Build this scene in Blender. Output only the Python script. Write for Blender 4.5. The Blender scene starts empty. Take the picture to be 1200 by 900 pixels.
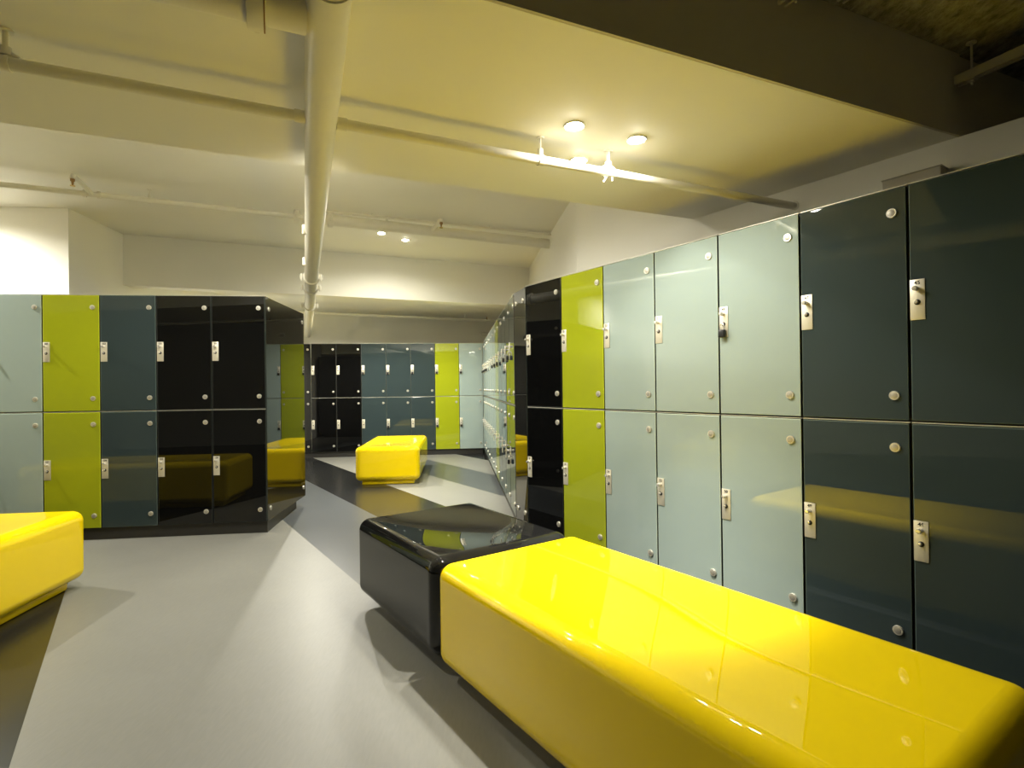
import bpy, bmesh, math, random
from mathutils import Vector, Matrix, noise
PI = math.pi
col = bpy.context.scene.collection
CAMZ = 1.25                       # camera height over the floor; survey heights below are relative to the lens

# ------------------------------------------------------------------ camera, world, lights, exposure
FPX, PITCH, ROLL = 638.62, 0.0041858, 0.0125253
cp, sp, cr, sr = math.cos(PITCH), math.sin(PITCH), math.cos(ROLL), math.sin(ROLL)
fw = Vector((0, cp, sp)); up0 = Vector((0, -sp, cp)); rt0 = Vector((1, 0, 0))
rt = rt0 * cr - up0 * sr; up = rt0 * sr + up0 * cr
cam_d = bpy.data.cameras.new('camera'); cam = bpy.data.objects.new('camera', cam_d); col.objects.link(cam)
cam.matrix_world = Matrix.Translation((0, 0, CAMZ)) @ Matrix((rt, up, -fw)).transposed().to_4x4()
cam_d.sensor_width = 36; cam_d.lens = 36 * FPX / 1200; cam_d.clip_start = 0.02
sc = bpy.context.scene; sc.camera = cam
world = bpy.data.worlds.new('world'); sc.world = world; world.use_nodes = True
world.node_tree.nodes['Background'].inputs[0].default_value = (0.55, 0.6, 0.5, 1)
world.node_tree.nodes['Background'].inputs[1].default_value = 0.02
sc.view_settings.view_transform = 'Standard'; sc.view_settings.look = 'None'
sc.view_settings.exposure = 0.45; sc.view_settings.gamma = 1; sc.view_settings.use_curve_mapping = False
sc.cycles.max_bounces = 10; sc.cycles.diffuse_bounces = 7; sc.cycles.glossy_bounces = 6
sc.cycles.use_denoising = True

SOF, COF, DRK = 1.135 + CAMZ, 1.685 + CAMZ, 1.517 + CAMZ
BCK = 1.46 + CAMZ       # dropped soffit, raised coffer, dark rear ceiling
WARM = (1.0, 0.96, 0.84)
# (x, y, z, watts, category of place, tilt target)
# each fixture has a hot beam and a wide spill: (x, y, ceiling, beam W, beam angle, spill W, label)
LAMPS = [
    (0.286, 2.374, SOF, 215, 60, 17, 'recessed spot lamp in the yellowish soffit, left of the two above the pipe'),
    (0.590, 2.514, SOF, 215, 60, 17, 'recessed spot lamp in the yellowish soffit, rightmost of three by the pipe'),
    (0.350, 2.740, SOF, 190, 60, 16, 'recessed spot lamp in the soffit just behind the thin pipe, lowest of three'),
    (-1.399, 5.919, COF, 230, 62, 22, 'small bright spot lamp in the raised ceiling, left of the pair'),
    (-1.195, 6.205, COF, 230, 62, 22, 'small bright spot lamp in the raised ceiling, right of the pair'),
    (-2.30, 3.12, COF, 30, 90, 80, 'spot lamp of the raised ceiling hidden behind the soffit edge, left one'),
    (-1.35, 3.50, COF, 40, 80, 100, 'spot lamp of the raised ceiling hidden behind the soffit edge, middle one'),
    (-0.45, 3.82, COF, 50, 80, 22, 'spot lamp of the raised ceiling hidden behind the soffit edge, right one'),
    (-5.05, 4.20, COF, 90, 90, 190, 'recessed spot lamp washing the white wall over the left lockers'),
    (-2.75, 7.85, BCK, 90, 100, 230, 'added unseen spot lamp behind the cream bulkhead, left one of three'),  # this and the next two: unseen lamps added to brighten the back area
    (-1.75, 8.35, BCK, 70, 90, 130, 'added unseen spot lamp behind the cream bulkhead, middle one of three'),
    (-0.85, 8.40, BCK, 25, 80, 25, 'added unseen spot lamp behind the cream bulkhead, right one of three'),
]

# ------------------------------------------------------------------ helpers
def V2(p, th, a, b=0.0):
    t = math.radians(th)
    return (p[0] + a * math.cos(t) - b * math.sin(t), p[1] + a * math.sin(t) + b * math.cos(t))

def link(o, parent=None):
    col.objects.link(o)
    if parent: o.parent = parent
    return o

def mesh_obj(name, bm, mats, parent=None, smooth=False):
    me = bpy.data.meshes.new(name)
    bmesh.ops.recalc_face_normals(bm, faces=bm.faces)
    bm.to_mesh(me); bm.free()
    for m in (mats if isinstance(mats, (list, tuple)) else [mats]): me.materials.append(m)
    if smooth:
        for p in me.polygons: p.use_smooth = True
        try: me.set_sharp_from_angle(angle=math.radians(40))
        except Exception: pass
    return link(bpy.data.objects.new(name, me), parent)

def empty(name, loc=(0, 0, 0), rz=0.0):
    o = bpy.data.objects.new(name, None); col.objects.link(o)
    o.empty_display_size = 0.1; o.location = loc; o.rotation_euler = (0, 0, rz); return o

def tag(o, label=None, cat=None, group=None, kind=None):
    if label: o['label'] = label
    if cat: o['category'] = cat
    if group: o['group'] = group
    if kind: o['kind'] = kind
    return o

def box(bm, x0, x1, y0, y1, z0, z1, bev=0.0, seg=2, mat=0, bevmat=None):
    r = bmesh.ops.create_cube(bm, size=1.0)
    vs = r['verts']
    for v in vs:
        v.co = Vector((x0 + (v.co.x + .5) * (x1 - x0), y0 + (v.co.y + .5) * (y1 - y0), z0 + (v.co.z + .5) * (z1 - z0)))
    fs = set(f for v in vs for f in v.link_faces)
    for f in fs: f.material_index = mat
    if bev > 0:
        es = list(set(e for v in vs for e in v.link_edges))
        q = bmesh.ops.bevel(bm, geom=es, offset=bev, segments=seg, profile=0.5, affect='EDGES', clamp_overlap=True)
        if bevmat is not None:
            for f in q['faces']: f.material_index = bevmat
    return bm

def cyl(bm, a, b, r, n=20, r2=None, mat=0, caps=True):
    a, b = Vector(a), Vector(b); d = b - a
    M = Matrix.Translation((a + b) / 2) @ d.to_track_quat('Z', 'Y').to_matrix().to_4x4()
    q = bmesh.ops.create_cone(bm, cap_ends=caps, segments=n, radius1=r, radius2=r if r2 is None else r2, depth=d.length, matrix=M)
    for f in set(f for v in q['verts'] for f in v.link_faces): f.material_index = mat
    return bm

def lathe(bm, prof, org, axis, n=24, mat=0):
    """prof: list of (radius, distance along axis)"""
    org, axis = Vector(org), Vector(axis).normalized()
    Q = axis.to_track_quat('Z', 'Y').to_matrix()
    rings = []
    for r, h in prof:
        ring = []
        for i in range(n):
            t = 2 * PI * i / n
            ring.append(bm.verts.new(org + Q @ Vector((r * math.cos(t), r * math.sin(t), h))))
        rings.append(ring)
    for a, b in zip(rings, rings[1:]):
        for i in range(n):
            f = bm.faces.new((a[i], a[(i + 1) % n], b[(i + 1) % n], b[i])); f.material_index = mat
    for ring in (rings[0], rings[-1]):
        f = bm.faces.new(ring); f.material_index = mat
    return bm

def tube(bm, pts, r, n=12, mat=0):
    pts = [Vector(p) for p in pts]; rings = []
    for i, p in enumerate(pts):
        d = (pts[min(i + 1, len(pts) - 1)] - pts[max(i - 1, 0)]).normalized()
        if i == 0:
            x = d.orthogonal().normalized()
        else:
            x = (x - d * x.dot(d)).normalized()
        y = d.cross(x)
        rings.append([bm.verts.new(p + (x * math.cos(2 * PI * k / n) + y * math.sin(2 * PI * k / n)) * r) for k in range(n)])
    for a, b in zip(rings, rings[1:]):
        for i in range(n):
            f = bm.faces.new((a[i], a[(i + 1) % n], b[(i + 1) % n], b[i])); f.material_index = mat
    for ring in (rings[0], rings[-1]): bm.faces.new(ring).material_index = mat
    return bm

def prism(bm, pts, z0, z1, mat=0):
    lo = [bm.verts.new((x, y, z0)) for x, y in pts]; hi = [bm.verts.new((x, y, z1)) for x, y in pts]
    fs = [bm.faces.new(lo), bm.faces.new(hi)]
    n = len(pts)
    for i in range(n): fs.append(bm.faces.new((lo[i], lo[(i + 1) % n], hi[(i + 1) % n], hi[i])))
    for f in fs: f.material_index = mat
    return bm

# ------------------------------------------------------------------ materials
def new_mat(name):
    m = bpy.data.materials.new(name); m.use_nodes = True
    return m, m.node_tree, m.node_tree.nodes['Principled BSDF']

def mat(name, colr, rough=0.5, metal=0.0, spec=0.5, coat=0.0, coat_r=0.03, noise_amt=0.0, nscale=8.0, bump=0.0, bscale=200.0, emit=None, es=0.0):
    m, nt, b = new_mat(name)
    b.inputs['Base Color'].default_value = (*colr, 1)
    b.inputs['Roughness'].default_value = rough; b.inputs['Metallic'].default_value = metal
    b.inputs['Specular IOR Level'].default_value = spec
    b.inputs['Coat Weight'].default_value = coat; b.inputs['Coat Roughness'].default_value = coat_r
    tc = nt.nodes.new('ShaderNodeTexCoord')
    if noise_amt > 0:
        n = nt.nodes.new('ShaderNodeTexNoise'); n.inputs['Scale'].default_value = nscale; n.inputs['Detail'].default_value = 5
        nt.links.new(tc.outputs['Object'], n.inputs['Vector'])
        mx = nt.nodes.new('ShaderNodeMix'); mx.data_type = 'RGBA'
        mx.inputs[6].default_value = (*[c * (1 - noise_amt) for c in colr], 1)
        mx.inputs[7].default_value = (*[min(1, c * (1 + noise_amt)) for c in colr], 1)
        nt.links.new(n.outputs['Fac'], mx.inputs[0]); nt.links.new(mx.outputs[2], b.inputs['Base Color'])
    if bump > 0:
        n2 = nt.nodes.new('ShaderNodeTexNoise'); n2.inputs['Scale'].default_value = bscale; n2.inputs['Detail'].default_value = 3
        nt.links.new(tc.outputs['Object'], n2.inputs['Vector'])
        bp = nt.nodes.new('ShaderNodeBump'); bp.inputs['Strength'].default_value = bump; bp.inputs['Distance'].default_value = 0.002
        nt.links.new(n2.outputs['Fac'], bp.inputs['Height']); nt.links.new(bp.outputs['Normal'], b.inputs['Normal'])
    if emit:
        b.inputs['Emission Color'].default_value = (*emit, 1); b.inputs['Emission Strength'].default_value = es
    return m

def vinyl(name, c, rough=0.24):
    """sheet vinyl: mottled, with a fine brushed relief and soft sheen"""
    m, nt, b = new_mat(name)
    tc = nt.nodes.new('ShaderNodeTexCoord')
    n1 = nt.nodes.new('ShaderNodeTexNoise'); n1.inputs['Scale'].default_value = 2.2; n1.inputs['Detail'].default_value = 6
    n2 = nt.nodes.new('ShaderNodeTexNoise'); n2.inputs['Scale'].default_value = 90; n2.inputs['Detail'].default_value = 3
    mp = nt.nodes.new('ShaderNodeMapping'); mp.inputs['Scale'].default_value = (1, 0.18, 1); mp.inputs['Rotation'].default_value = (0, 0, math.radians(35))
    nt.links.new(tc.outputs['Object'], n1.inputs['Vector']); nt.links.new(tc.outputs['Object'], mp.inputs['Vector']); nt.links.new(mp.outputs['Vector'], n2.inputs['Vector'])
    ad = nt.nodes.new('ShaderNodeMath'); ad.operation = 'MULTIPLY_ADD'; ad.inputs[1].default_value = 0.5
    nt.links.new(n2.outputs['Fac'], ad.inputs[0])
    ml = nt.nodes.new('ShaderNodeMath'); ml.operation = 'MULTIPLY'; ml.inputs[1].default_value = 0.5
    nt.links.new(n1.outputs['Fac'], ml.inputs[0]); nt.links.new(ml.outputs[0], ad.inputs[2])
    mx = nt.nodes.new('ShaderNodeMix'); mx.data_type = 'RGBA'
    mx.inputs[6].default_value = (*[k * 0.80 for k in c], 1); mx.inputs[7].default_value = (*[min(1, k * 1.18) for k in c], 1)
    nt.links.new(ad.outputs[0], mx.inputs[0]); nt.links.new(mx.outputs[2], b.inputs['Base Color'])
    b.inputs['Roughness'].default_value = rough; b.inputs['Specular IOR Level'].default_value = 0.42
    bp = nt.nodes.new('ShaderNodeBump'); bp.inputs['Strength'].default_value = 0.25; bp.inputs['Distance'].default_value = 0.001
    nt.links.new(n2.outputs['Fac'], bp.inputs['Height']); nt.links.new(bp.outputs['Normal'], b.inputs['Normal'])
    return m

def rough_concrete(name):
    m, nt, b = new_mat(name)
    tc = nt.nodes.new('ShaderNodeTexCoord'); mp = nt.nodes.new('ShaderNodeMapping')
    mp.inputs['Rotation'].default_value = (0, 0, math.radians(-23.5)); mp.inputs['Scale'].default_value = (2.0, 1, 1)
    n = nt.nodes.new('ShaderNodeTexNoise'); n.inputs['Scale'].default_value = 14; n.inputs['Detail'].default_value = 10; n.inputs['Roughness'].default_value = 0.75
    nt.links.new(tc.outputs['Object'], mp.inputs['Vector']); nt.links.new(mp.outputs['Vector'], n.inputs['Vector'])
    rp = nt.nodes.new('ShaderNodeValToRGB')
    rp.color_ramp.elements[0].position = 0.35; rp.color_ramp.elements[0].color = (0.10, 0.10, 0.09, 1)
    rp.color_ramp.elements[1].position = 0.68; rp.color_ramp.elements[1].color = (0.45, 0.44, 0.38, 1)
    nt.links.new(n.outputs['Fac'], rp.inputs[0]); nt.links.new(rp.outputs[0], b.inputs['Base Color'])
    bp = nt.nodes.new('ShaderNodeBump'); bp.inputs['Strength'].default_value = 0.8; bp.inputs['Distance'].default_value = 0.01
    nt.links.new(n.outputs['Fac'], bp.inputs['Height']); nt.links.new(bp.outputs['Normal'], b.inputs['Normal'])
    b.inputs['Roughness'].default_value = 0.9
    return m

M = {}
M['paint'] = mat('cream wall paint', (0.90, 0.88, 0.80), 0.65, noise_amt=0.02, nscale=3, bump=0.08, bscale=140)
M['ceil'] = mat('cream ceiling paint', (0.91, 0.89, 0.79), 0.6, noise_amt=0.02, nscale=3, bump=0.06, bscale=120)
M['pipe'] = mat('cream pipe paint', (0.82, 0.79, 0.68), 0.38, noise_amt=0.03, nscale=14, bump=0.1, bscale=60)
M['rust'] = mat('rusty fitting', (0.30, 0.17, 0.06), 0.8, noise_amt=0.3, nscale=60)
M['shaded_board'] = mat('shaded cream board paint', (0.62, 0.58, 0.46), 0.8, noise_amt=0.06, nscale=4, bump=0.1)  # cream paint coloured darker to stand for shade on unlit faces
M['concrete'] = rough_concrete('rough dark concrete')
M['pale_vinyl'] = vinyl('pale grey vinyl', (0.20, 0.198, 0.178), 0.42)
M['mid_vinyl'] = vinyl('mid grey vinyl', (0.072, 0.079, 0.084), 0.3)
M['dark_vinyl'] = vinyl('dark grey vinyl', (0.013, 0.0135, 0.014))
M['seam'] = mat('vinyl seam weld', (0.5, 0.5, 0.45), 0.5, noise_amt=0.05)
M['yellow'] = mat('yellow gelcoat', (0.90, 0.655, 0.003), 0.5, spec=0.0, coat=1.0, coat_r=0.015, noise_amt=0.015, nscale=5)
M['black_gel'] = mat('black gelcoat', (0.006, 0.006, 0.006), 0.4, spec=0.0, coat=1.0, coat_r=0.01, noise_amt=0.2, nscale=300)
GL = {}
def glass(name, c, edge, rough=0.5):
    GL[name] = [mat(name + ' back painted glass', c, rough, spec=0.0, coat=1.0, coat_r=0.004, noise_amt=0.03, nscale=2),
                mat(name + ' glass edge', edge, 0.15, spec=0.6, noise_amt=0.05, nscale=20)]
glass('pale', (0.30, 0.37, 0.35), (0.52, 0.64, 0.55))
glass('lime', (0.30, 0.34, 0.012), (0.55, 0.62, 0.03))
glass('slate', (0.031, 0.046, 0.049), (0.11, 0.15, 0.135))
glass('black', (0.003, 0.003, 0.003), (0.02, 0.025, 0.022))
glass('pale_dark', (0.30, 0.37, 0.35), (0.03, 0.035, 0.03)); glass('slate_dark', (0.031, 0.046, 0.049), (0.008, 0.01, 0.01)); glass('lime_dark', (0.30, 0.34, 0.012), (0.05, 0.055, 0.01))  # corridor row: bevels coloured dark for the darkness they would mirror
M['carcass'] = mat('black melamine', (0.018, 0.017, 0.015), 0.45, noise_amt=0.2, nscale=40)
M['plate'] = mat('satin steel plate', (0.74, 0.70, 0.58), 0.42, metal=0.55, noise_amt=0.03, nscale=60)
M['cap'] = mat('satin hinge cap', (0.70, 0.67, 0.58), 0.38, metal=0.65, noise_amt=0.03, nscale=60)
M['capc'] = mat('hinge cap centre', (0.42, 0.40, 0.35), 0.45, metal=0.6, noise_amt=0.03)
M['chrome'] = mat('satin chrome', (0.82, 0.80, 0.75), 0.22, metal=0.7, noise_amt=0.02)
M['ink'] = mat('black ink', (0.012, 0.012, 0.012), 0.5, noise_amt=0.1)
M['hole'] = mat('dark lock hole', (0.008, 0.007, 0.006), 0.4, noise_amt=0.1)
M['brass'] = mat('brass', (0.75, 0.52, 0.16), 0.25, metal=1.0, noise_amt=0.05)
M['lockbody'] = mat('black padlock plastic', (0.012, 0.012, 0.013), 0.35, noise_amt=0.1)
M['steel'] = mat('galvanised steel', (0.62, 0.60, 0.52), 0.4, metal=0.35, noise_amt=0.12, nscale=30)
M['duct'] = mat('greyish brown duct paint', (0.50, 0.47, 0.40), 0.7, noise_amt=0.04)
M['lamp'] = mat('lit lamp lens', (1, 1, 1), 0.4, noise_amt=0.0, emit=(1.0, 0.95, 0.82), es=150)
M['white_trim'] = mat('white trim ring', (0.82, 0.81, 0.76), 0.35, noise_amt=0.02)

# ------------------------------------------------------------------ survey of the room
L0, LT = (-3.9085, 4.5370), 6.85          # near left row of lockers
R0, RT = (0.1203, 4.4354), -55.2          # right hand row
C0, CT = (0.0217, 4.7665), 95.96          # corridor row (from the near corner inwards)
B0, BT = (-3.6297, 9.8437), 6.1           # back row
W = 0.44405; DT = 0.809 + CAMZ            # pitch and top of the doors
DH = 0.970; PITCHZ = 0.985                # door height, spacing of the two rows
DB = DT - DH - PITCHZ                     # bottom of the lower doors (about 0.10)
DEP = 0.55
A = 23.5                                  # direction of the soffit, coffer and pipes
SN = (2.093, 2.536)                       # soffit: near corner on the right wall
SF = (1.266, 3.750)                       # soffit: far corner on the right wall
BH = (0.264, 7.768)                       # bulkhead against the corridor wall
C_end = V2(C0, CT, 12 * W)
RW = V2(R0, RT, 0, DEP); 
def isect(p, tp, q, tq):
    a, b = math.radians(tp), math.radians(tq)
    d = math.cos(a) * math.sin(b) - math.sin(a) * math.cos(b)
    s = ((q[0] - p[0]) * math.sin(b) - (q[1] - p[1]) * math.cos(b)) / d
    return (p[0] + s * math.cos(a), p[1] + s * math.sin(a))
CWp = V2(C0, CT, 0, -DEP)
RC = isect(RW, RT, CWp, CT)               # wall corner between corridor wall and right wall
BWp = (-3.72, 10.40); BWT = 25.2
BC = isect(BWp, BWT, CWp, CT)              # back wall / corridor wall
LWp = V2(L0, LT, 0, 0.5)
LC = (-4.052, 4.994)                      # corner of the white wall over the left lockers
LB = isect(LC, 97.0, BWp, BWT)             # return wall / back wall
RE = V2(SN, RT, 7.4)                      # far right end of the right wall, outside the picture
XL, YN = -6.6, -3.6

def S(name, bm, m, parent=None, smooth=False): return tag(mesh_obj(name, bm, m, parent, smooth), kind='structure')
def wallseg(name, a, b, z0, z1, th=0.12, side=1, m=None):
    """a vertical slab whose visible face runs a-b; thickness goes to the left of a->b when side=1"""
    d = Vector((b[0] - a[0], b[1] - a[1])).normalized(); n = Vector((-d.y, d.x)) * th * side
    bm = bmesh.new(); prism(bm, [a, b, (b[0] + n.x, b[1] + n.y), (a[0] + n.x, a[1] + n.y)], z0, z1)
    return S(name, bm, m or M['paint'])

# ------------------------------------------------------------------ floor: striped sheet vinyl
floor_bm = bmesh.new(); prism(floor_bm, [(XL - .2, YN - .2), (6.6, YN - .2), (6.6, 1), (1.5, 5.5), (1.5, 13.8), (XL - .2, 13.8)], -0.12, -0.004)
floor = S('floor', floor_bm, M['pale_vinyl'])
def clip_half(poly, p, th, keep_left=True):
    t = math.radians(th); n = (-math.sin(t), math.cos(t)); out = []
    f = lambda q: ((q[0] - p[0]) * n[0] + (q[1] - p[1]) * n[1]) * (1 if keep_left else -1)
    for i in range(len(poly)):
        a, b = poly[i], poly[(i + 1) % len(poly)]; fa, fb = f(a), f(b)
        if fa >= 0: out.append(a)
        if fa * fb < 0:
            k = fa / (fa - fb); out.append((a[0] + (b[0] - a[0]) * k, a[1] + (b[1] - a[1]) * k))
    return out
ROOM = [(XL, YN), (6.5, YN), (RE[0], RE[1]), RC, (BC[0], BC[1]), LB, LC, (XL, 4.69)]
# stripe border lines, all parallel to the right hand row: from the camera side to the far side
p_l1 = ((-2.759, 3.339), 125.1)                     # left dark / pale
S_ang = -55.0
b2 = (-1.016, 3.514); b3 = (-1.351, 5.334); b4 = (-0.736, 5.752); b5 = (-0.093, 6.183); b6 = (-0.257, 7.698); b7 = (-0.943, 9.987)
def strip(name, poly, m):
    if len(poly) < 3: return
    bm = bmesh.new(); prism(bm, poly, -0.004, 0.0)
    o = mesh_obj(name, bm, m, floor); return o
left_reg = clip_half(ROOM, b2, S_ang, False)         # camera side of b2
strip('pale_stripe', clip_half(left_reg, p_l1[0], p_l1[1], False), M['pale_vinyl'])
strip('dark_stripe', clip_half(left_reg, p_l1[0], p_l1[1], True), M['dark_vinyl'])
strip('mid_grey_stripe', clip_half(clip_half(ROOM, b2, S_ang, True), b3, S_ang, False), M['mid_vinyl'])
strip('dark_stripe', clip_half(clip_half(ROOM, b3, S_ang, True), b4, S_ang, False), M['dark_vinyl'])
strip('pale_stripe', clip_half(clip_half(ROOM, b4, S_ang, True), b5, S_ang, False), M['pale_vinyl'])
g = clip_half(clip_half(ROOM, b5, S_ang, True), b6, S_ang, False)
kink = ((-1.494, 9.445), math.degrees(math.atan2(9.445 - 9.133, -1.494 + 1.574)))
strip('mid_grey_stripe', clip_half(g, *kink, False), M['mid_vinyl'])
strip('pale_stripe', clip_half(g, *kink, True), M['pale_vinyl'])
strip('pale_stripe', clip_half(clip_half(ROOM, b6, S_ang, True), b7, S_ang, False), M['pale_vinyl'])
strip('dark_stripe', clip_half(ROOM, b7, S_ang, True), M['dark_vinyl'])

# ------------------------------------------------------------------ walls
wallseg('wall_right', RC, SN, 0, COF + .1)
w_ = wallseg('wall_right_low', SN, RE, 0, SOF); w_.name = 'wall_right_near'
wallseg('wall_right_upper', SN, V2(SN, A, 4.6), SOF - .02, DRK + .1, m=M['shaded_board'])
bm = bmesh.new(); prism(bm, [V2(SN, RT, .03, .02), V2(SN, A, 4.6), (7.2, 3.0), V2(RE, RT, 0, .02)], SOF - .06, SOF - .005)
S('trim_1', bm, M['paint'])
wallseg('wall_corridor', BC, RC, 0, COF + .1)
wallseg('wall_back', LB, BC, 0, COF + .1)
wallseg('wall_left_return', LC, LB, 0, COF + .1)
wallseg('wall_left', (XL, LC[1] - (LC[0] - XL) * math.tan(math.radians(LT))), LC, 0, COF + .1)
wallseg('wall_far_left', (XL, YN), (XL, 4.9), 0, COF + .1)
wallseg('wall_near', (XL, YN), (RE[0] + .5, YN), 0, COF + .1, side=-1)

# ------------------------------------------------------------------ ceilings
def far_on(p, th, x):
    k = (x - p[0]) / math.cos(math.radians(th)); return V2(p, th, k)
bm = bmesh.new(); prism(bm, [far_on(SN, A, XL - .1), SN, SF, far_on(SF, 23.3, XL - .1)], SOF, COF + .1)
S('ceiling_soffit', bm, M['ceil'])
# near face of the soffit: board skin with its shade put into the colour
bm = bmesh.new(); n = V2((0, 0), A, 0, -0.012)
a, b = far_on(SN, A, XL), SN
prism(bm, [a, b, (b[0] + n[0], b[1] + n[1]), (a[0] + n[0], a[1] + n[1])], SOF + .001, DRK)
S('trim_2', bm, M['shaded_board'])
bm = bmesh.new(); prism(bm, [(XL, YN), (RE[0] + 1, YN), V2(SN, A, 4.6), far_on(SN, A, XL)], DRK, DRK + .1)
S('ceiling_rear', bm, M['concrete'])
bm = bmesh.new(); prism(bm, [far_on(SF, 23.3, XL - .1), SF, (1.5, 4.3), (1.2, 13.8), (XL - .1, 13.8)], COF, COF + .1)
S('ceiling', bm, M['ceil'])
bhl = V2(BH, 23.6, -5.2)
bhr = V2(BH, 23.6, 0.25)
bm = bmesh.new(); prism(bm, [bhl, bhr, V2(bhr, 113.6, 0.16), V2(bhl, 113.6, 0.16)], SOF + .003, COF)
S('trim_3', bm, M['ceil'])
bm = bmesh.new(); prism(bm, [V2(bhl, 113.6, 0.16), V2(bhr, 113.6, 0.16), (0.6, 13.6), (-6.0, 13.6)], BCK, COF)
S('ceiling_back', bm, M['ceil'])

# ------------------------------------------------------------------ lamps
first = None; SLOT = 0
for i, (x, y, z, wb, ang_, wsp, lab) in enumerate(LAMPS):
    t = empty('downlight', (x, y, z)); tag(t, lab, 'ceiling lamp', 'recessed spot lamps')
    bm = bmesh.new(); lathe(bm, [(0.047, 0.0), (0.047, -0.003), (0.044, -0.006), (0.036, -0.004), (0.035, 0.0)], (0, 0, 0), (0, 0, 1), 32)
    mesh_obj('trim_ring', bm, M['white_trim'], t, True)
    bm = bmesh.new(); lathe(bm, [(0.033, -0.001), (0.030, -0.007), (0.018, -0.013), (0.004, -0.015)], (0, 0, 0), (0, 0, 1), 28)
    mesh_obj('lamp_lens', bm, M['lamp'], t, True)
    for nm, w, an_ in (('beam_light', wb, ang_), ('spill_light', wsp, 166)):
        ld = bpy.data.lights.new(nm, 'SPOT'); ld.energy = w; ld.color = WARM
        ld.spot_size = math.radians(an_); ld.spot_blend = 1.0 if nm[0] == 'b' else .55; ld.shadow_soft_size = 0.022
        lo = bpy.data.objects.new(nm, ld); link(lo, t); lo.location = (0, 0, -0.04)

# ------------------------------------------------------------------ locker unit
def number_mesh(txt):
    cu = bpy.data.curves.new('num', 'FONT'); cu.body = txt; cu.size = 0.021; cu.offset = 0.0005; cu.extrude = 0.0003; cu.align_x = 'CENTER'; cu.align_y = 'CENTER'
    o = bpy.data.objects.new('num', cu); col.objects.link(o)
    dg = bpy.context.evaluated_depsgraph_get()
    me = bpy.data.meshes.new_from_object(o.evaluated_get(dg)); col.objects.unlink(o); bpy.data.objects.remove(o)
    me.name = 'number'; me.materials.clear(); me.materials.append(M['ink']); return me

PX, PZ = 0.032, DH - 0.476          # lock plate centre from the left edge / door bottom
def door_bits(door):
    bm = bmesh.new(); box(bm, -0.026, 0.026, -0.004, 0.0, -0.0825, 0.0825, 0.0015, 2)
    o = mesh_obj('lock_plate', bm, M['plate'], door, True); o.location = (PX, 0, PZ)
    bm = bmesh.new(); lathe(bm, [(0.0085, 0.0), (0.0085, 0.004), (0.0098, 0.006), (0.0098, 0.027), (0.0085, 0.0295), (0.004, 0.030)], (0, 0, 0), (0, -1, 0), 20)
    o = mesh_obj('turn_knob', bm, M['chrome'], door, True); o.location = (PX - 0.001, -0.004, PZ + 0.044)
    bm = bmesh.new(); lathe(bm, [(0.0115, 0.0), (0.0115, 0.0012), (0.010, 0.002)], (0, 0, 0), (0, -1, 0), 20, 0)
    lathe(bm, [(0.0065, 0.002), (0.0068, 0.009), (0.005, 0.0115), (0.002, 0.012)], (-0.002, 0, 0.001), (0, -1, 0), 16, 1)
    o = mesh_obj('keyhole_stud', bm, [M['hole'], M['chrome']], door, True); o.location = (PX, -0.004, PZ - 0.011)
    for dz in (DH - 0.101, DH - 0.868):
        bm = bmesh.new(); lathe(bm, [(0.020, 0.0), (0.020, 0.006), (0.0185, 0.008)], (0, 0, 0), (0, -1, 0), 24, 0)
        lathe(bm, [(0.0135, 0.008), (0.0135, 0.0088), (0.0125, 0.0092)], (0, 0, 0), (0, -1, 0), 20, 1)
        o = mesh_obj('hinge_cap', bm, [M['cap'], M['capc']], door, True); o.location = (W * 0.876, 0, dz)

def make_unit(kind):
    root = empty('locker')
    bm = bmesh.new(); box(bm, 0.001, W - 0.001, 0.018, 0.46, -0.006, DH + 0.006)
    mesh_obj('carcass', bm, M['carcass'], root)
    bm = bmesh.new(); box(bm, 0.0055, W - 0.0055, 0.0, 0.010, 0.0, DH, 0.0045 if kind.endswith('dark') else 0.0028, 2, 0, 1)
    for f in bm.faces:
        if abs(f.normal.y) < 0.95: f.material_index = 1
        if abs(f.normal.y) < 0.2 and abs(f.normal.x) > .9: f.material_index = 2  # pane sides take the black carcass colour as painted gap shade
    d = mesh_obj('door', bm, GL[kind] + [M['carcass']], root)
    bm = bmesh.new(); box(bm, .004, W - .004, .003, .018, DH + .004, DH + .0075)
    mesh_obj('shelf_edge', bm, M['steel'], root)
    door_bits(d)
    return root

protos = {}
def children(o): return [c for c in o.children]
def copy_tree(o, parent=None):
    c = o.copy(); col.objects.link(c)
    if parent: c.parent = parent
    for ch in o.children: copy_tree(ch, c)
    return c

num_cache = {}
def put_locker(kind, loc, rz, label, group, num):
    if kind not in protos:
        protos[kind] = make_unit(kind); r = protos[kind]
    else:
        r = copy_tree(protos[kind])
        for ch in list(r.children):
            for g2 in list(ch.children):
                if g2.name.startswith('number'): bpy.data.objects.remove(g2)
    r.location = loc; r.rotation_euler = (0, 0, rz)
    tag(r, label, 'locker', group)
    d = [c for c in r.children if c.name.startswith('door')][0]
    if num is not None:
        o = bpy.data.objects.new('number', number_mesh(str(num))); link(o, d)
        o.location = (PX, -0.0045, PZ + 0.068); o.rotation_euler = (PI / 2, 0, 0)
    return r

CN = {'pale': 'pale green', 'lime': 'lime green', 'slate': 'dark slate', 'black': 'glossy black'}
placed = {}
def run(p, th, k0, kinds, where, group, numfn):
    for i, kd in enumerate(kinds):
        k = k0 + i
        for row in (0, 1):       # 0 upper, 1 lower
            x, y = V2(p, th, k * W)
            z = DT - DH if row == 0 else DB
            placed[(group, k, row)] = put_locker(kd, (x, y, z), math.radians(th), '%s %s locker %s' % (('upper', 'lower')[row], CN[kd.split('_')[0]], where[i]), group, numfn(k, row))

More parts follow.
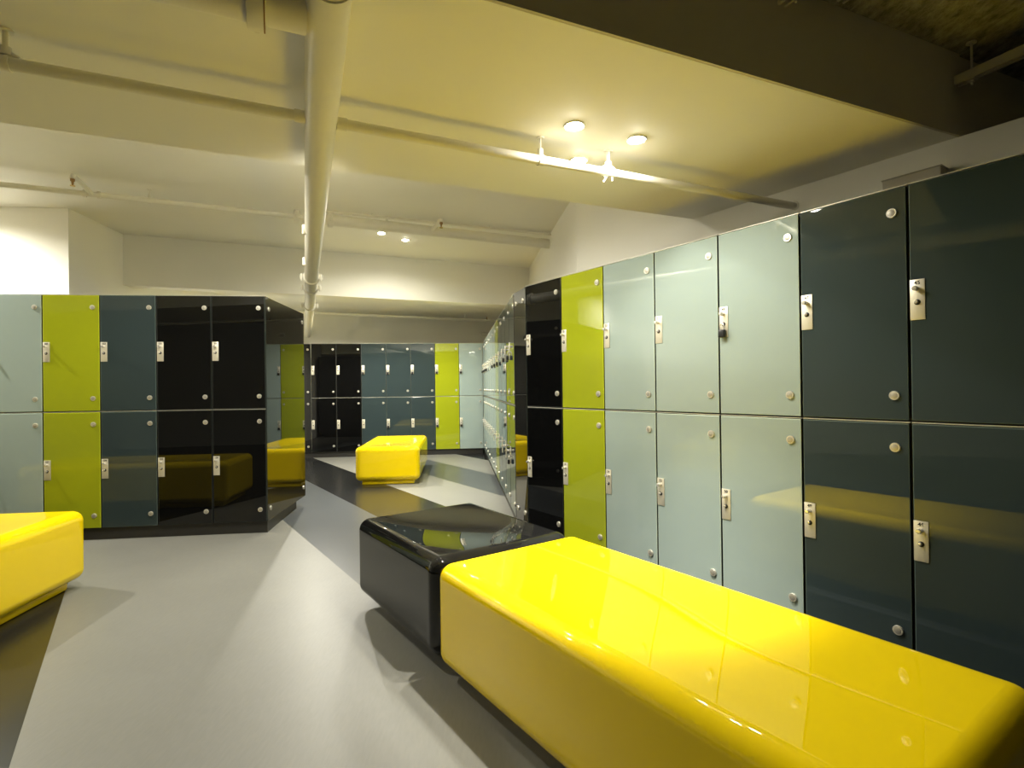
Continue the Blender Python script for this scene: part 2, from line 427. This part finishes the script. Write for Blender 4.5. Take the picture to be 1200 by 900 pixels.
run(L0, LT, -1, ['pale', 'lime', 'slate', 'black', 'black'],
    ['at the left picture edge, behind the left yellow bench', 'in the near left row, beside the pale one', 'in the near left row, right of the lime ones',
     'in the near left row, first black one from the left', 'at the right end of the near left row'],
    'near left row of lockers', lambda k, r: 105 - 2 * k + r)
run(L0, LT, -5, ['pale', 'pale', 'slate', 'pale'],
    ['fourth one beyond the left edge of the picture', 'third one beyond the left edge of the picture', 'second one beyond the left edge of the picture', 'just beyond the left edge of the picture'],
    'lockers left of the picture', lambda k, r: 105 - 2 * k + r)
run(R0, RT, 0, ['black', 'lime', 'pale', 'pale', 'pale', 'slate', 'slate', 'slate', 'black', 'black'],
    ['at the far end of the right row, by the corner panel', 'in the right row, between the black and pale ones', 'in the right row, pale one next to the lime ones',
     'in the right row, middle one of three pale ones', 'in the right row, pale one next to the slate ones', 'in the right row, next to the pale ones',
     'cut by the right edge of the picture', 'just beyond the right edge of the picture', 'second one beyond the right edge of the picture', 'third one beyond the right edge of the picture'],
    'right hand row of lockers', lambda k, r: 45 + 2 * (6 - k) + r)
ordn = ['first', 'second', 'third', 'fourth', 'fifth', 'sixth', 'seventh', 'eighth', 'ninth', 'tenth', 'eleventh', 'twelfth']
# corridor row: its left hand end (facing the doors) is the far end
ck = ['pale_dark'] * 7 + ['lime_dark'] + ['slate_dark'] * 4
run(C_end, CT + 180, 0, ck, ['in the receding corridor row, %s from its near corner' % ordn[11 - i] for i in range(12)],
    'receding corridor row of lockers', lambda k, r: 59 + 2 * (11 - k) + r)
run(B0, BT, 0, ['black', 'black', 'slate', 'slate', 'slate', 'lime', 'pale'],
    ['in the back row, left of two black ones in view', 'in the back row, next to the slate ones', 'in the back row, left one of three slate ones', 'in the back row, middle one of three slate ones',
     'in the back row, slate one next to the lime ones', 'in the back row, behind the far bench end', 'at the right end of the back row, in the corner'],
    'back row of lockers', lambda k, r: 95 - 2 * k + r)

# ------------------------------------------------------------------ filler / end panels (full height black glass)
def panel(name, a, b, label, caps, cat='panel', th=0.012):
    d = Vector((b[0] - a[0], b[1] - a[1])); ang = math.atan2(d.y, d.x); Ln = d.length
    r = empty(name, (a[0], a[1], DB), ang); tag(r, label, cat)
    H = DH + PITCHZ
    bm = bmesh.new(); box(bm, 0.003, Ln - 0.003, 0, th, 0, H, 0.0028, 2, 0, 1)
    for f in bm.faces:
        if abs(f.normal.y) < 0.95: f.material_index = 1
    g = mesh_obj('glass_sheet', bm, GL['black'], r)
    for (x, z) in caps:
        bm = bmesh.new(); lathe(bm, [(0.020, 0.0), (0.020, 0.006), (0.0185, 0.008)], (0, 0, 0), (0, -1, 0), 24, 0)
        lathe(bm, [(0.0135, 0.008), (0.0135, 0.0088), (0.0125, 0.0092)], (0, 0, 0), (0, -1, 0), 20, 1)
        o = mesh_obj('fixing_cap', bm, [M['cap'], M['capc']], g, True); o.location = (x if x > 0 else Ln + x, 0, z)
    bm = bmesh.new(); box(bm, 0.01, Ln - 0.01, th, th + 0.02, 0, H)
    mesh_obj('backing_board', bm, M['carcass'], r)
    return r
LE = V2(L0, LT, 4 * W + 0.004)
LF = (-2.235, 5.866)
H = DH + PITCHZ
panel('end_panel', LE, LF, 'tall angled black glass end panel of the near left row, mirroring the yellow bench', [(0.07, H - .10), (0.07, .10), (-0.07, H - .10), (-0.07, .10)])
CE = C0
panel('corner_panel', (C0[0] + .002, C0[1] - .004), (R0[0] - .002, R0[1] + .003), 'narrow black glass corner panel where the right row meets the corridor row', [(0.07, H - .10), (0.07, .10), (-0.07, H - .10), (-0.07, .10)])
panel('filler_panel', V2(B0, BT, -0.7 * W + .002), V2(B0, BT, -0.002), 'narrow black glass filler panel at the left of the back row', [(-0.053, H - .10), (-0.053, H - .868), (-0.053, H - .985 - .10), (-0.053, .10)])
# housing behind the near left row (it is two lockers deep)
r = empty('locker_housing', (*V2(L0, LT, 0, 0), DB), math.radians(LT)); tag(r, 'black board housing at the rear of the near left row', 'cabinet')
bm = bmesh.new(); prism(bm, [(0.0, 0.48), (4 * W - .03, 0.48), (4 * W - 0.06, 1.105), (0.0, 1.105)], 0, H)
mesh_obj('rear_box', bm, M['carcass'], r)

# ------------------------------------------------------------------ plinths
def plinth(name, pts):
    bm = bmesh.new(); prism(bm, pts, 0.0005, DB - 0.006); S(name, bm, M['carcass'])
pl = lambda p, th, a, b: [V2(p, th, a, 0.03), V2(p, th, b, 0.03), V2(p, th, b, 0.46), V2(p, th, a, 0.46)]
plinth('baseboard_left', [V2(L0, LT, -2.2, 0.022), V2(L0, LT, 4 * W - 0.005, 0.022), V2(L0, LT, 4 * W - 0.02, 1.0), V2(L0, LT, 0.1, 1.0), V2(L0, LT, 0.05, .44), V2(L0, LT, -2.2, .44)])
plinth('baseboard_right', pl(R0, RT, 0.01, 10 * W))
plinth('baseboard_corridor', pl(C_end, CT + 180, 0.0, 12 * W))
plinth('baseboard_back', pl(B0, BT, -0.75, 7 * W - .02))

# ------------------------------------------------------------------ benches
def bench(name, corner, th, Ln, Wd, gel, label, z0=0.055, z1=0.492, r=0.065, base_m=None, dish=0.022, inset=0.075):
    """corner = point at local (0,0); local x along th for Ln, local y to its left for Wd"""
    t = empty(name, (corner[0], corner[1], 0), math.radians(th)); tag(t, label, 'bench')
    bm = bmesh.new(); box(bm, 0, Ln, 0, Wd, z0, z1, r, 10)
    bm.normal_update()
    top = [f for f in bm.faces if f.normal.z > .99 and f.calc_area() > .2]
    if top:                                  # the top is dished by about two centimetres
        bmesh.ops.delete(bm, geom=top, context='FACES_ONLY')
        rim = sorted([v for v in bm.verts if v.is_boundary], key=lambda v: math.atan2(v.co.y - Wd / 2, v.co.x - Ln / 2))
        cx, cy = Ln / 2, Wd / 2; N = 18; corners = []
        x0_, x1_, y0_, y1_ = min(v.co.x for v in rim), max(v.co.x for v in rim), min(v.co.y for v in rim), max(v.co.y for v in rim)
        for v in list(rim): pass
        G = [[None] * (N + 1) for _ in range(N + 1)]
        for i_ in range(N + 1):
            for j_ in range(N + 1):
                u_, v_ = i_ / N, j_ / N
                du, dv = 1 - (2 * u_ - 1) ** 2, 1 - (2 * v_ - 1) ** 2
                zz = z1 - dish * (du * dv) ** 1.1
                G[i_][j_] = bm.verts.new((x0_ + (x1_ - x0_) * u_, y0_ + (y1_ - y0_) * v_, zz))
        for i_ in range(N):
            for j_ in range(N): bm.faces.new((G[i_][j_], G[i_ + 1][j_], G[i_ + 1][j_ + 1], G[i_][j_ + 1]))
    bmesh.ops.remove_doubles(bm, verts=bm.verts, dist=0.0005)
    o = mesh_obj('moulded_seat', bm, gel, t)
    for p in o.data.polygons: p.use_smooth = True
    m = o.modifiers.new('wn', 'WEIGHTED_NORMAL'); m.keep_sharp = False; m.weight = 80
    bm = bmesh.new(); box(bm, inset, Ln - inset, inset, Wd - inset, 0.0, z0 + .01, 0.012, 2)
    mesh_obj('base', bm, base_m or gel, t, True)
    return t
K = (-0.345, 2.362)
bench('bench', K, RT, 1.78, 0.79, M['yellow'], 'large glossy yellow moulded bench in the right foreground', dish=0.012, inset=0.15)
kb = V2(K, RT, -1.012)
bench('bench', kb, RT, 1.005, 0.79, M['black_gel'], 'glossy black moulded cube bench at the end of the large yellow bench', inset=0.15)
bench('bench', V2((-2.02, 6.96), 5.5, 0.0), 5.5, 0.82, 1.68, M['yellow'], 'yellow moulded bench in front of the back row of lockers')
c3 = (-2.757, 3.535)
bench('bench', V2(c3, LT, -2.05, -0.80), LT, 2.05, 0.80, M['yellow'], 'yellow moulded bench cut by the left edge of the picture')

# ------------------------------------------------------------------ pipes
def z_(h): return h + CAMZ
MZ = z_(1.03); MR = 0.0585
mp = Vector((-0.474, 1.44, MZ)); md = Vector((math.cos(math.radians(110.84)), math.sin(math.radians(110.84)), 0))
def mpt(s, dz=0): return mp + md * s + Vector((0, 0, dz))
s_end = (BWp[1] - mp.y) / md.y - 0.03
s_end = 9.33 - 0.0
# meet the back wall
q = isect((mp.x, mp.y), 110.84, BWp, BWT); s_end = (Vector((q[0], q[1])) - Vector((mp.x, mp.y))).length
def coupling(parent, c, ax, R, name='coupling'):
    ax = Vector(ax).normalized(); side = ax.cross(Vector((0, 0, 1))).normalized()
    bm = bmesh.new()
    lathe(bm, [(R + .003, -.024), (R + .014, -.022), (R + .016, -.010), (R + .016, .010), (R + .014, .022), (R + .003, .024)], c, ax, 28)
    for s in (-1, 1):
        p = Vector(c) + side * s * (R + .028)
        cyl(bm, p - Vector((0, 0, .022)), p + Vector((0, 0, .022)), .014, 10)
        cyl(bm, p - Vector((0, 0, .034)), p + Vector((0, 0, .034)), .008, 8)
    return mesh_obj(name, bm, M['pipe'], parent, True)
t = empty('water_main', tuple(mpt(0))); tag(t, 'thick cream painted main pipe running away under the ceiling', 'pipe')
inv = t.location.copy()
bm = bmesh.new(); cyl(bm, mpt(-4.2) - inv, mpt(s_end - .005) - inv, MR, 40); mesh_obj('pipe_run', bm, M['pipe'], t, True)
def s_at_px(ypx):          # distance along the main at which its axis crosses that picture row
    best = min(range(0, 9500, 5), key=lambda s: abs(proj(mpt(s / 1000))[1] - ypx)); return best / 1000
def proj(P):
    x, y, z = P[0], P[1], P[2] - CAMZ
    d = y * cp + z * sp; u = -y * sp + z * cp
    X, Y = FPX * x / d, FPX * u / d
    return 600 + X * cr - Y * sr, 450 - (X * sr + Y * cr)
for yp in (325, 337, 358): coupling(t, mpt(s_at_px(yp)) - inv, md, MR)
for yp in (270, 307):
    bm = bmesh.new(); c = mpt(s_at_px(yp)) - inv
    side = md.cross(Vector((0, 0, 1))).normalized()
    cyl(bm, c + side * -(MR + .004) - Vector((0, 0, .03)), c + side * -(MR + .004) + Vector((0, 0, .03)), .013, 12)
    mesh_obj('bolt_boss', bm, M['pipe'], t, True)
# drop hanger rings up to the soffit
for s in (-0.7, -0.07):
    bm = bmesh.new(); c = mpt(s) - inv; cyl(bm, c + Vector((0, 0, MR)), c + Vector((0, 0, SOF - MZ)), .006, 8)
    lathe(bm, [(MR + .001, -.012), (MR + .005, -.012), (MR + .005, .012), (MR + .001, .012)], c, md, 28); mesh_obj('hanger', bm, M['pipe'], t, True)
# branch to the left with a grooved coupling
ad = Vector((math.cos(math.radians(A)), math.sin(math.radians(A)), 0)); an = Vector((-ad.y, ad.x, 0))
def ray(x, y):
    X, Y = x - 600, 450 - y
    X0, Y0 = X * cr + Y * sr, -X * sr + Y * cr
    return Vector((X0, FPX * cp - Y0 * sp, FPX * sp + Y0 * cp)) / FPX
def onz(x, y, h):
    r = ray(x, y); k = h / r.z; return Vector((r.x * k, r.y * k, h + CAMZ))
be = onz(338, 37.5, 1.03 - .0585 * .76) - an * .0585 * .64
be.z = MZ
# intersect branch axis with main axis
j = isect((be.x, be.y), A, (mp.x, mp.y), 110.84); J = Vector((j[0], j[1], MZ))
t2 = empty('branch_pipe', tuple(J - ad * 0.5)); tag(t2, 'thick cream branch pipe joining the main pipe at the top of the picture', 'pipe'); i2 = t2.location.copy()
bm = bmesh.new(); cyl(bm, J - ad * 2.4 - i2, J - ad * (MR - .004) - i2, MR - .001, 36); mesh_obj('pipe_run', bm, M['pipe'], t2, True)
cc = onz(301, 20, 1.03); cs = (Vector((cc.x, cc.y, MZ)) - J).dot(ad)
coupling(t2, J + ad * cs - i2, ad, MR)
bm = bmesh.new(); lathe(bm, [(MR + .0145, -.002), (MR + .0165, -.001), (MR + .0165, .001), (MR + .0145, .002)], J + ad * (cs + .02) - i2, ad, 28)
mesh_obj('rust_band', bm, M['rust'], t2, True)

def strap_hanger(parent, c, top, r, lab='hanger', big=False):
    """rod from a ceiling plate to a strap round the pipe"""
    bm = bmesh.new(); c = Vector(c)
    cyl(bm, (c.x, c.y, top - .006), (c.x, c.y, top), .016 if not big else .022, 16)
    cyl(bm, (c.x, c.y, c.z + r), (c.x, c.y, top), .0035 if not big else .008, 10)
    cyl(bm, (c.x, c.y, c.z + r + .004), (c.x, c.y, c.z + r + .030), .012 if not big else .016, 12)
    if big:
        for s in (-1, 1):
            cyl(bm, Vector((c.x, c.y, c.z + r + .02)), c + ad * s * .035 + Vector((0, 0, r)), .006, 8)
    lathe(bm, [(r + .0005, -.012), (r + .004, -.012), (r + .004, .012), (r + .0005, .012)], c, ad, 24)
    return mesh_obj('hanger', bm, M['pipe'], parent, True)

# thin sprinkler pipe 1, tee'd through the main pipe, over the foreground
P1Z = MZ; P1R = 0.0205
pa = onz(0, 73, 1.03); pb = onz(930, 241.5, 1.03)
pdv = (pb - pa); pdv.z = 0; pdv.normalize(); th1 = math.degrees(math.atan2(pdv.y, pdv.x))
pw = isect((pa.x, pa.y), th1, RW, RT); pj = isect((pa.x, pa.y), th1, (mp.x, mp.y), 110.84)
pw = Vector((pw[0], pw[1], P1Z)); pj = Vector((pj[0], pj[1], P1Z))
t = empty('sprinkler_pipe', tuple(pj)); tag(t, 'thin cream sprinkler pipe crossing the yellowish soffit past the bright lamps', 'pipe'); iv = t.location.copy()
bm = bmesh.new(); cyl(bm, pj - pdv * 4.2 - iv, pj - pdv * (MR - .002) - iv, P1R, 24); mesh_obj('pipe_run', bm, M['pipe'], t, True)
bm = bmesh.new(); cyl(bm, pj + pdv * (MR - .002) - iv, pw - iv, P1R, 24); mesh_obj('pipe_run', bm, M['pipe'], t, True)
for s in (-1, 1):
    bm = bmesh.new(); lathe(bm, [(P1R, -.02), (P1R + .004, -.019), (P1R + .004, .019), (P1R, .02)], pdv * s * (MR + .018), pdv, 24)
    mesh_obj('tee_socket', bm, M['pipe'], t, True)
def on_p1(xpx):
    return min((pj + pdv * (k / 200.0 - 3) for k in range(0, 1300)), key=lambda P: abs(proj(P)[0] - xpx) if P.y > .2 else 1e9)
strap_hanger(t, on_p1(7) - iv, SOF - iv.z, P1R, big=True)
strap_hanger(t, on_p1(634) - iv, SOF - iv.z, P1R)
c7 = on_p1(713) - iv
strap_hanger(t, c7, SOF - iv.z, P1R, big=True)
bm = bmesh.new(); cyl(bm, c7 - ad * .01 - Vector((0, 0, P1R)), c7 - ad * .03 - Vector((0, 0, P1R + .03)), .004, 8)
cyl(bm, c7 + ad * .02 - Vector((0, 0, P1R)), c7 + ad * .022 - Vector((0, 0, P1R + .018)), .004, 8); mesh_obj('tie_bolt', bm, M['pipe'], t, True)
bm = bmesh.new(); lathe(bm, [(P1R, -.006), (P1R + .010, -.006), (P1R + .010, 0)], pw - iv - pdv * .004, pdv, 24); mesh_obj('wall_rosette', bm, M['pipe'], t, True)

# pipe line 2 in the coffer
H2 = 1.59
qa = onz(0, 216, H2); qb = onz(340, 252, H2); qc = onz(385, 259.5, H2); qd = onz(645, 286, H2)
d2 = (qd - qa); d2.z = 0; d2.normalize(); th2 = math.degrees(math.atan2(d2.y, d2.x))
cw2 = isect((qa.x, qa.y), th2, CWp, CT); cw2 = Vector((cw2[0], cw2[1], z_(H2)))
mid = qb + (qc - qb) * .3; mid = qa + d2 * (mid - qa).dot(d2)
t = empty('sprinkler_pipe', tuple(mid)); tag(t, 'cream sprinkler pipe under the raised ceiling, thin on the left and thick on the right', 'pipe'); iv = t.location.copy()
bm = bmesh.new(); cyl(bm, qa - d2 * 2.6 - iv, Vector((0, 0, 0)), .0215, 20); mesh_obj('thin_pipe_run', bm, M['pipe'], t, True)
bm = bmesh.new(); cyl(bm, Vector((0, 0, 0)), cw2 - iv, .052, 32); mesh_obj('thick_pipe_run', bm, M['pipe'], t, True)
def on_p2(xpx): return min((mid + d2 * (k / 200.0 - 4) for k in range(0, 1500)), key=lambda P: abs(proj(P)[0] - xpx))
for xp, R_ in ((347, .045), (387, .053)):
    coupling(t, on_p2(xp) - iv, d2, R_, 'coupling')
for xp in (99, 116):
    bm = bmesh.new(); lathe(bm, [(.0215, -.012), (.030, -.011), (.030, .011), (.0215, .012)], on_p2(xp) - iv, d2, 20); mesh_obj('threaded_collar', bm, M['pipe'], t, True)
strap_hanger(t, on_p2(175) - iv, COF - iv.z, .0215)
strap_hanger(t, on_p2(453) - iv, COF - iv.z, .052)
def sprinkler(parent, c, iv, up_=False):
    s = -1 if not up_ else 1
    bm = bmesh.new(); c = Vector(c) - iv
    lathe(bm, [(.015, 0), (.015, s * .016), (.009, s * .020), (.007, s * .040), (.004, s * .048)], c, (0, 0, 1), 16)
    o = mesh_obj('sprinkler_head', bm, M['rust'], parent, True)
    bm = bmesh.new(); lathe(bm, [(.017, s * .050), (.017, s * .053)], c, (0, 0, 1), 16)
    mesh_obj('deflector', bm, M['brass'], o)
def arm(parent, a, b, r, iv):
    a, b = Vector(a) - iv, Vector(b) - iv
    d = (b - a).normalized()
    bm = bmesh.new(); tube(bm, [a, b - d * .03, b - d * .008 - Vector((0, 0, .004)), b - Vector((0, 0, .03))], r, 16)
    mesh_obj('sprinkler_arm', bm, M['pipe'], parent, True)
# left arm: from the pipe out towards the room, head hanging
def at_h(x, y, h): return onz(x, y, h)
a0 = on_p2(108); b0 = at_h(85, 205, H2 + .03)
arm(t, a0, b0, .019, iv); sprinkler(t, b0 - Vector((0, 0, .03)), iv)
a1 = on_p2(506); b1 = at_h(517, 257, H2 + .03)
arm(t, a1, b1, .02, iv); sprinkler(t, b1 - Vector((0, 0, .03)), iv)
# thin pipe running on top of the thick one at the right
H3 = 1.655
ea = onz(385, 248.5, H3); eb = onz(645, 275, H3); d3 = (eb - ea); d3.z = 0; d3.normalize()
t = empty('conduit', tuple(ea)); tag(t, 'thin cream conduit just above the thick part of the coffer pipe', 'pipe'); iv = t.location.copy()
cw3 = isect((ea.x, ea.y), math.degrees(math.atan2(d3.y, d3.x)), CWp, CT)
bm = bmesh.new(); cyl(bm, -d3 * .02, Vector((cw3[0], cw3[1], z_(H3))) - iv, .011, 14); mesh_obj('pipe_run', bm, M['pipe'], t, True)
bm = bmesh.new()
for s in (.4, 1.6):
    cyl(bm, d3 * s, d3 * s + Vector((0, 0, COF - ea.z)), .005, 8)
mesh_obj('clip', bm, M['pipe'], t)

# pipe line 4 in front of the back wall
H4 = 1.37; MZ4 = z_(H4); fa = onz(369, 366.5, H4); fb = onz(579, 376, H4); d4 = fb - fa; d4.z = 0; d4.normalize()
th4 = math.degrees(math.atan2(d4.y, d4.x)); f0 = isect((fa.x, fa.y), th4, (mp.x, mp.y), 110.84); f1 = isect((fa.x, fa.y), th4, CWp, CT)
F0 = Vector((f0[0], f0[1], MZ4)); F1 = Vector((f1[0], f1[1], MZ4))
t = empty('sprinkler_pipe', tuple(F0)); tag(t, 'far thin sprinkler pipe under the low ceiling before the back wall', 'pipe'); iv = t.location.copy()
bm = bmesh.new(); cyl(bm, -d4 * .9, F1 - iv, .021, 18); mesh_obj('pipe_run', bm, M['pipe'], t, True)
def on_p4(xpx): return min((F0 + d4 * (k / 200.0) for k in range(0, 700)), key=lambda P: abs(proj(P)[0] - xpx))
strap_hanger(t, on_p4(545) - iv, BCK - iv.z, .021)
sprinkler(t, on_p4(573) + Vector((0, 0, .021)), iv, True)

# ------------------------------------------------------------------ duct box on top of the right row, by the wall
pwall = None
n2 = Vector((-math.sin(math.radians(RT)), math.cos(math.radians(RT))))
def on_rw(x, y, off=0.0):
    r = ray(x, y); num = n2.x * (RW[0]) + n2.y * (RW[1]) - off; k = num / (n2.x * r.x + n2.y * r.y); return r * k
d0, d1 = on_rw(1034, 212, .10), on_rw(1102.5, 194.5, .10)
z1 = (d0.z + d1.z) / 2 + CAMZ
sA = (d0.x - R0[0]) * math.cos(math.radians(RT)) + (d0.y - R0[1]) * math.sin(math.radians(RT))
sB = (d1.x - R0[0]) * math.cos(math.radians(RT)) + (d1.y - R0[1]) * math.sin(math.radians(RT))
r = empty('duct_box', (*R0, DT), math.radians(RT)); tag(r, 'shallow greyish brown box against the wall on top of the right row', 'duct')
bm = bmesh.new(); box(bm, sA, sB, DEP - .10, DEP - .004, .009, z1 - DT, .003, 2); mesh_obj('casing', bm, M['duct'], r)
bm = bmesh.new(); box(bm, sA - .004, sB + .004, DEP - .104, DEP - .004, z1 - DT, z1 - DT + .004); mesh_obj('lid', bm, M['duct'], r)

# ------------------------------------------------------------------ steel channels hung under the dark ceiling
def channel(a, b, lab):
    a, b = Vector(a), Vector(b); d = (b - a); Ln = d.length; ang = math.atan2(d.y, d.x)
    r = empty('hanging_rail', tuple(a), ang); tag(r, lab, 'rail', 'steel rails under the dark ceiling')
    bm = bmesh.new()
    box(bm, 0, Ln, -.0205, -.0180, 0, .041); box(bm, 0, Ln, .0180, .0205, 0, .041); box(bm, 0, Ln, -.0205, .0205, .0385, .041)
    box(bm, 0, Ln, -.0205, -.0110, 0, .0025); box(bm, 0, Ln, .0110, .0205, 0, .0025)
    mesh_obj('channel', bm, M['steel'], r)
    for s in (.06, Ln * .5, Ln - .1):
        bm = bmesh.new(); cyl(bm, (s, 0, -.025), (s, 0, DRK - a.z), .005, 10); cyl(bm, (s, 0, -.012), (s, 0, -.003), .011, 6)
        box(bm, s - .02, s + .02, -.02, .02, -.004, 0); cyl(bm, (s, 0, DRK - a.z - .006), (s, 0, DRK - a.z), .02, 12)
        mesh_obj('threaded_rod', bm, M['steel'], r)
    return r
TD = Vector((math.cos(math.radians(A - 90)), math.sin(math.radians(A - 90)), 0))
ta = onz(1121, 101, 1.35)
channel(ta, ta + TD * 2.6, 'galvanised steel rail hanging at the top right corner of the picture')
tb = onz(916, 7, 1.40)
channel(tb, tb + TD * 2.4, 'galvanised steel rail whose end shows at the top edge left of the dark ceiling')
tcn = onz(979, 7, 1.47)
channel(tcn + TD * .02, tcn + TD * 2.3, 'galvanised steel rail at the top edge, between the other two rails')

# ------------------------------------------------------------------ wall dome on the back wall
rr = ray(568, 391.5); nb = Vector((-math.sin(math.radians(BWT)), math.cos(math.radians(BWT))))
k = (nb.x * BWp[0] + nb.y * BWp[1]) / (nb.x * rr.x + nb.y * rr.y); pd = rr * k
t = empty('wall_dome', (pd.x, pd.y - .004, pd.z + CAMZ), math.radians(BWT)); tag(t, 'small cream dome fitting on the back wall near the corridor corner', 'sensor')
bm = bmesh.new(); lathe(bm, [(.085, 0), (.085, .015), (.07, .04), (.04, .06), (.008, .068)], (0, 0, 0), (0, -1, 0), 28); o = mesh_obj('dome', bm, M['pipe'], t, True); o.scale = (1, 1, .45)
bm = bmesh.new(); lathe(bm, [(.092, 0), (.092, .008)], (0, 0, 0), (0, -1, 0), 28); o = mesh_obj('base_ring', bm, M['white_trim'], t, True); o.scale = (1, 1, .47)

# ------------------------------------------------------------------ padlocks
def make_padlock():
    t = empty('padlock')
    bm = bmesh.new(); box(bm, -.019, .019, -.011, .011, -.072, -.030, .004, 3); mesh_obj('lock_body', bm, M['lockbody'], t, True)
    bm = bmesh.new(); pts = [(-.011, 0, -.032), (-.011, 0, -.012)] + [(.011 * math.cos(a_), 0, -.010 + .011 * math.sin(a_)) for a_ in [PI - i * PI / 8 for i in range(9)]] + [(.011, 0, -.012), (.011, 0, -.032)]
    tube(bm, pts, .003, 10); mesh_obj('shackle', bm, M['chrome'], t, True)
    bm = bmesh.new()
    for i in range(3): cyl(bm, (-.0205, 0, -.040 - i * .010), (-.016, 0, -.040 - i * .010), .0045, 12)
    mesh_obj('number_wheels', bm, M['capc'], t, True)
    return t
pk = None
def put_padlock(group, k, row, label):
    global pk
    if pk is None: pk = make_padlock(); o = pk
    else: o = copy_tree(pk)
    base = placed[(group, k, row)]; th = base.rotation_euler.z
    Mx = Matrix.Translation(base.location) @ Matrix.Rotation(th, 4, 'Z')
    o.location = Mx @ Vector((PX, -.0195, PZ - .012)); o.rotation_euler = (0, 0, th)
    tag(o, label, 'padlock', 'black padlocks')
put_padlock('right hand row of lockers', 4, 0, 'black combination padlock with steel shackle on the upper pale locker of the right row')
for k, nm in ((2, 'left slate'), (3, 'middle slate'), (4, 'right slate'), (5, 'lime green'), (6, 'pale corner')):
    put_padlock('back row of lockers', k, 0, 'small black padlock on the upper %s locker of the back row' % nm)
for k, nm in ((3, 'middle slate'), (5, 'lime green'), (6, 'pale corner')):
    put_padlock('back row of lockers', k, 1, 'small black padlock on the lower %s locker of the back row' % nm)
for k in (0, 1, 2, 3, 6, 7, 8, 10, 11):
    put_padlock('receding corridor row of lockers', k, 0, 'small black padlock on the upper corridor locker, %s from the near corner' % ordn[11 - k])
put_padlock('receding corridor row of lockers', 11, 1, 'small black padlock on the lower corridor locker nearest the corner panel')
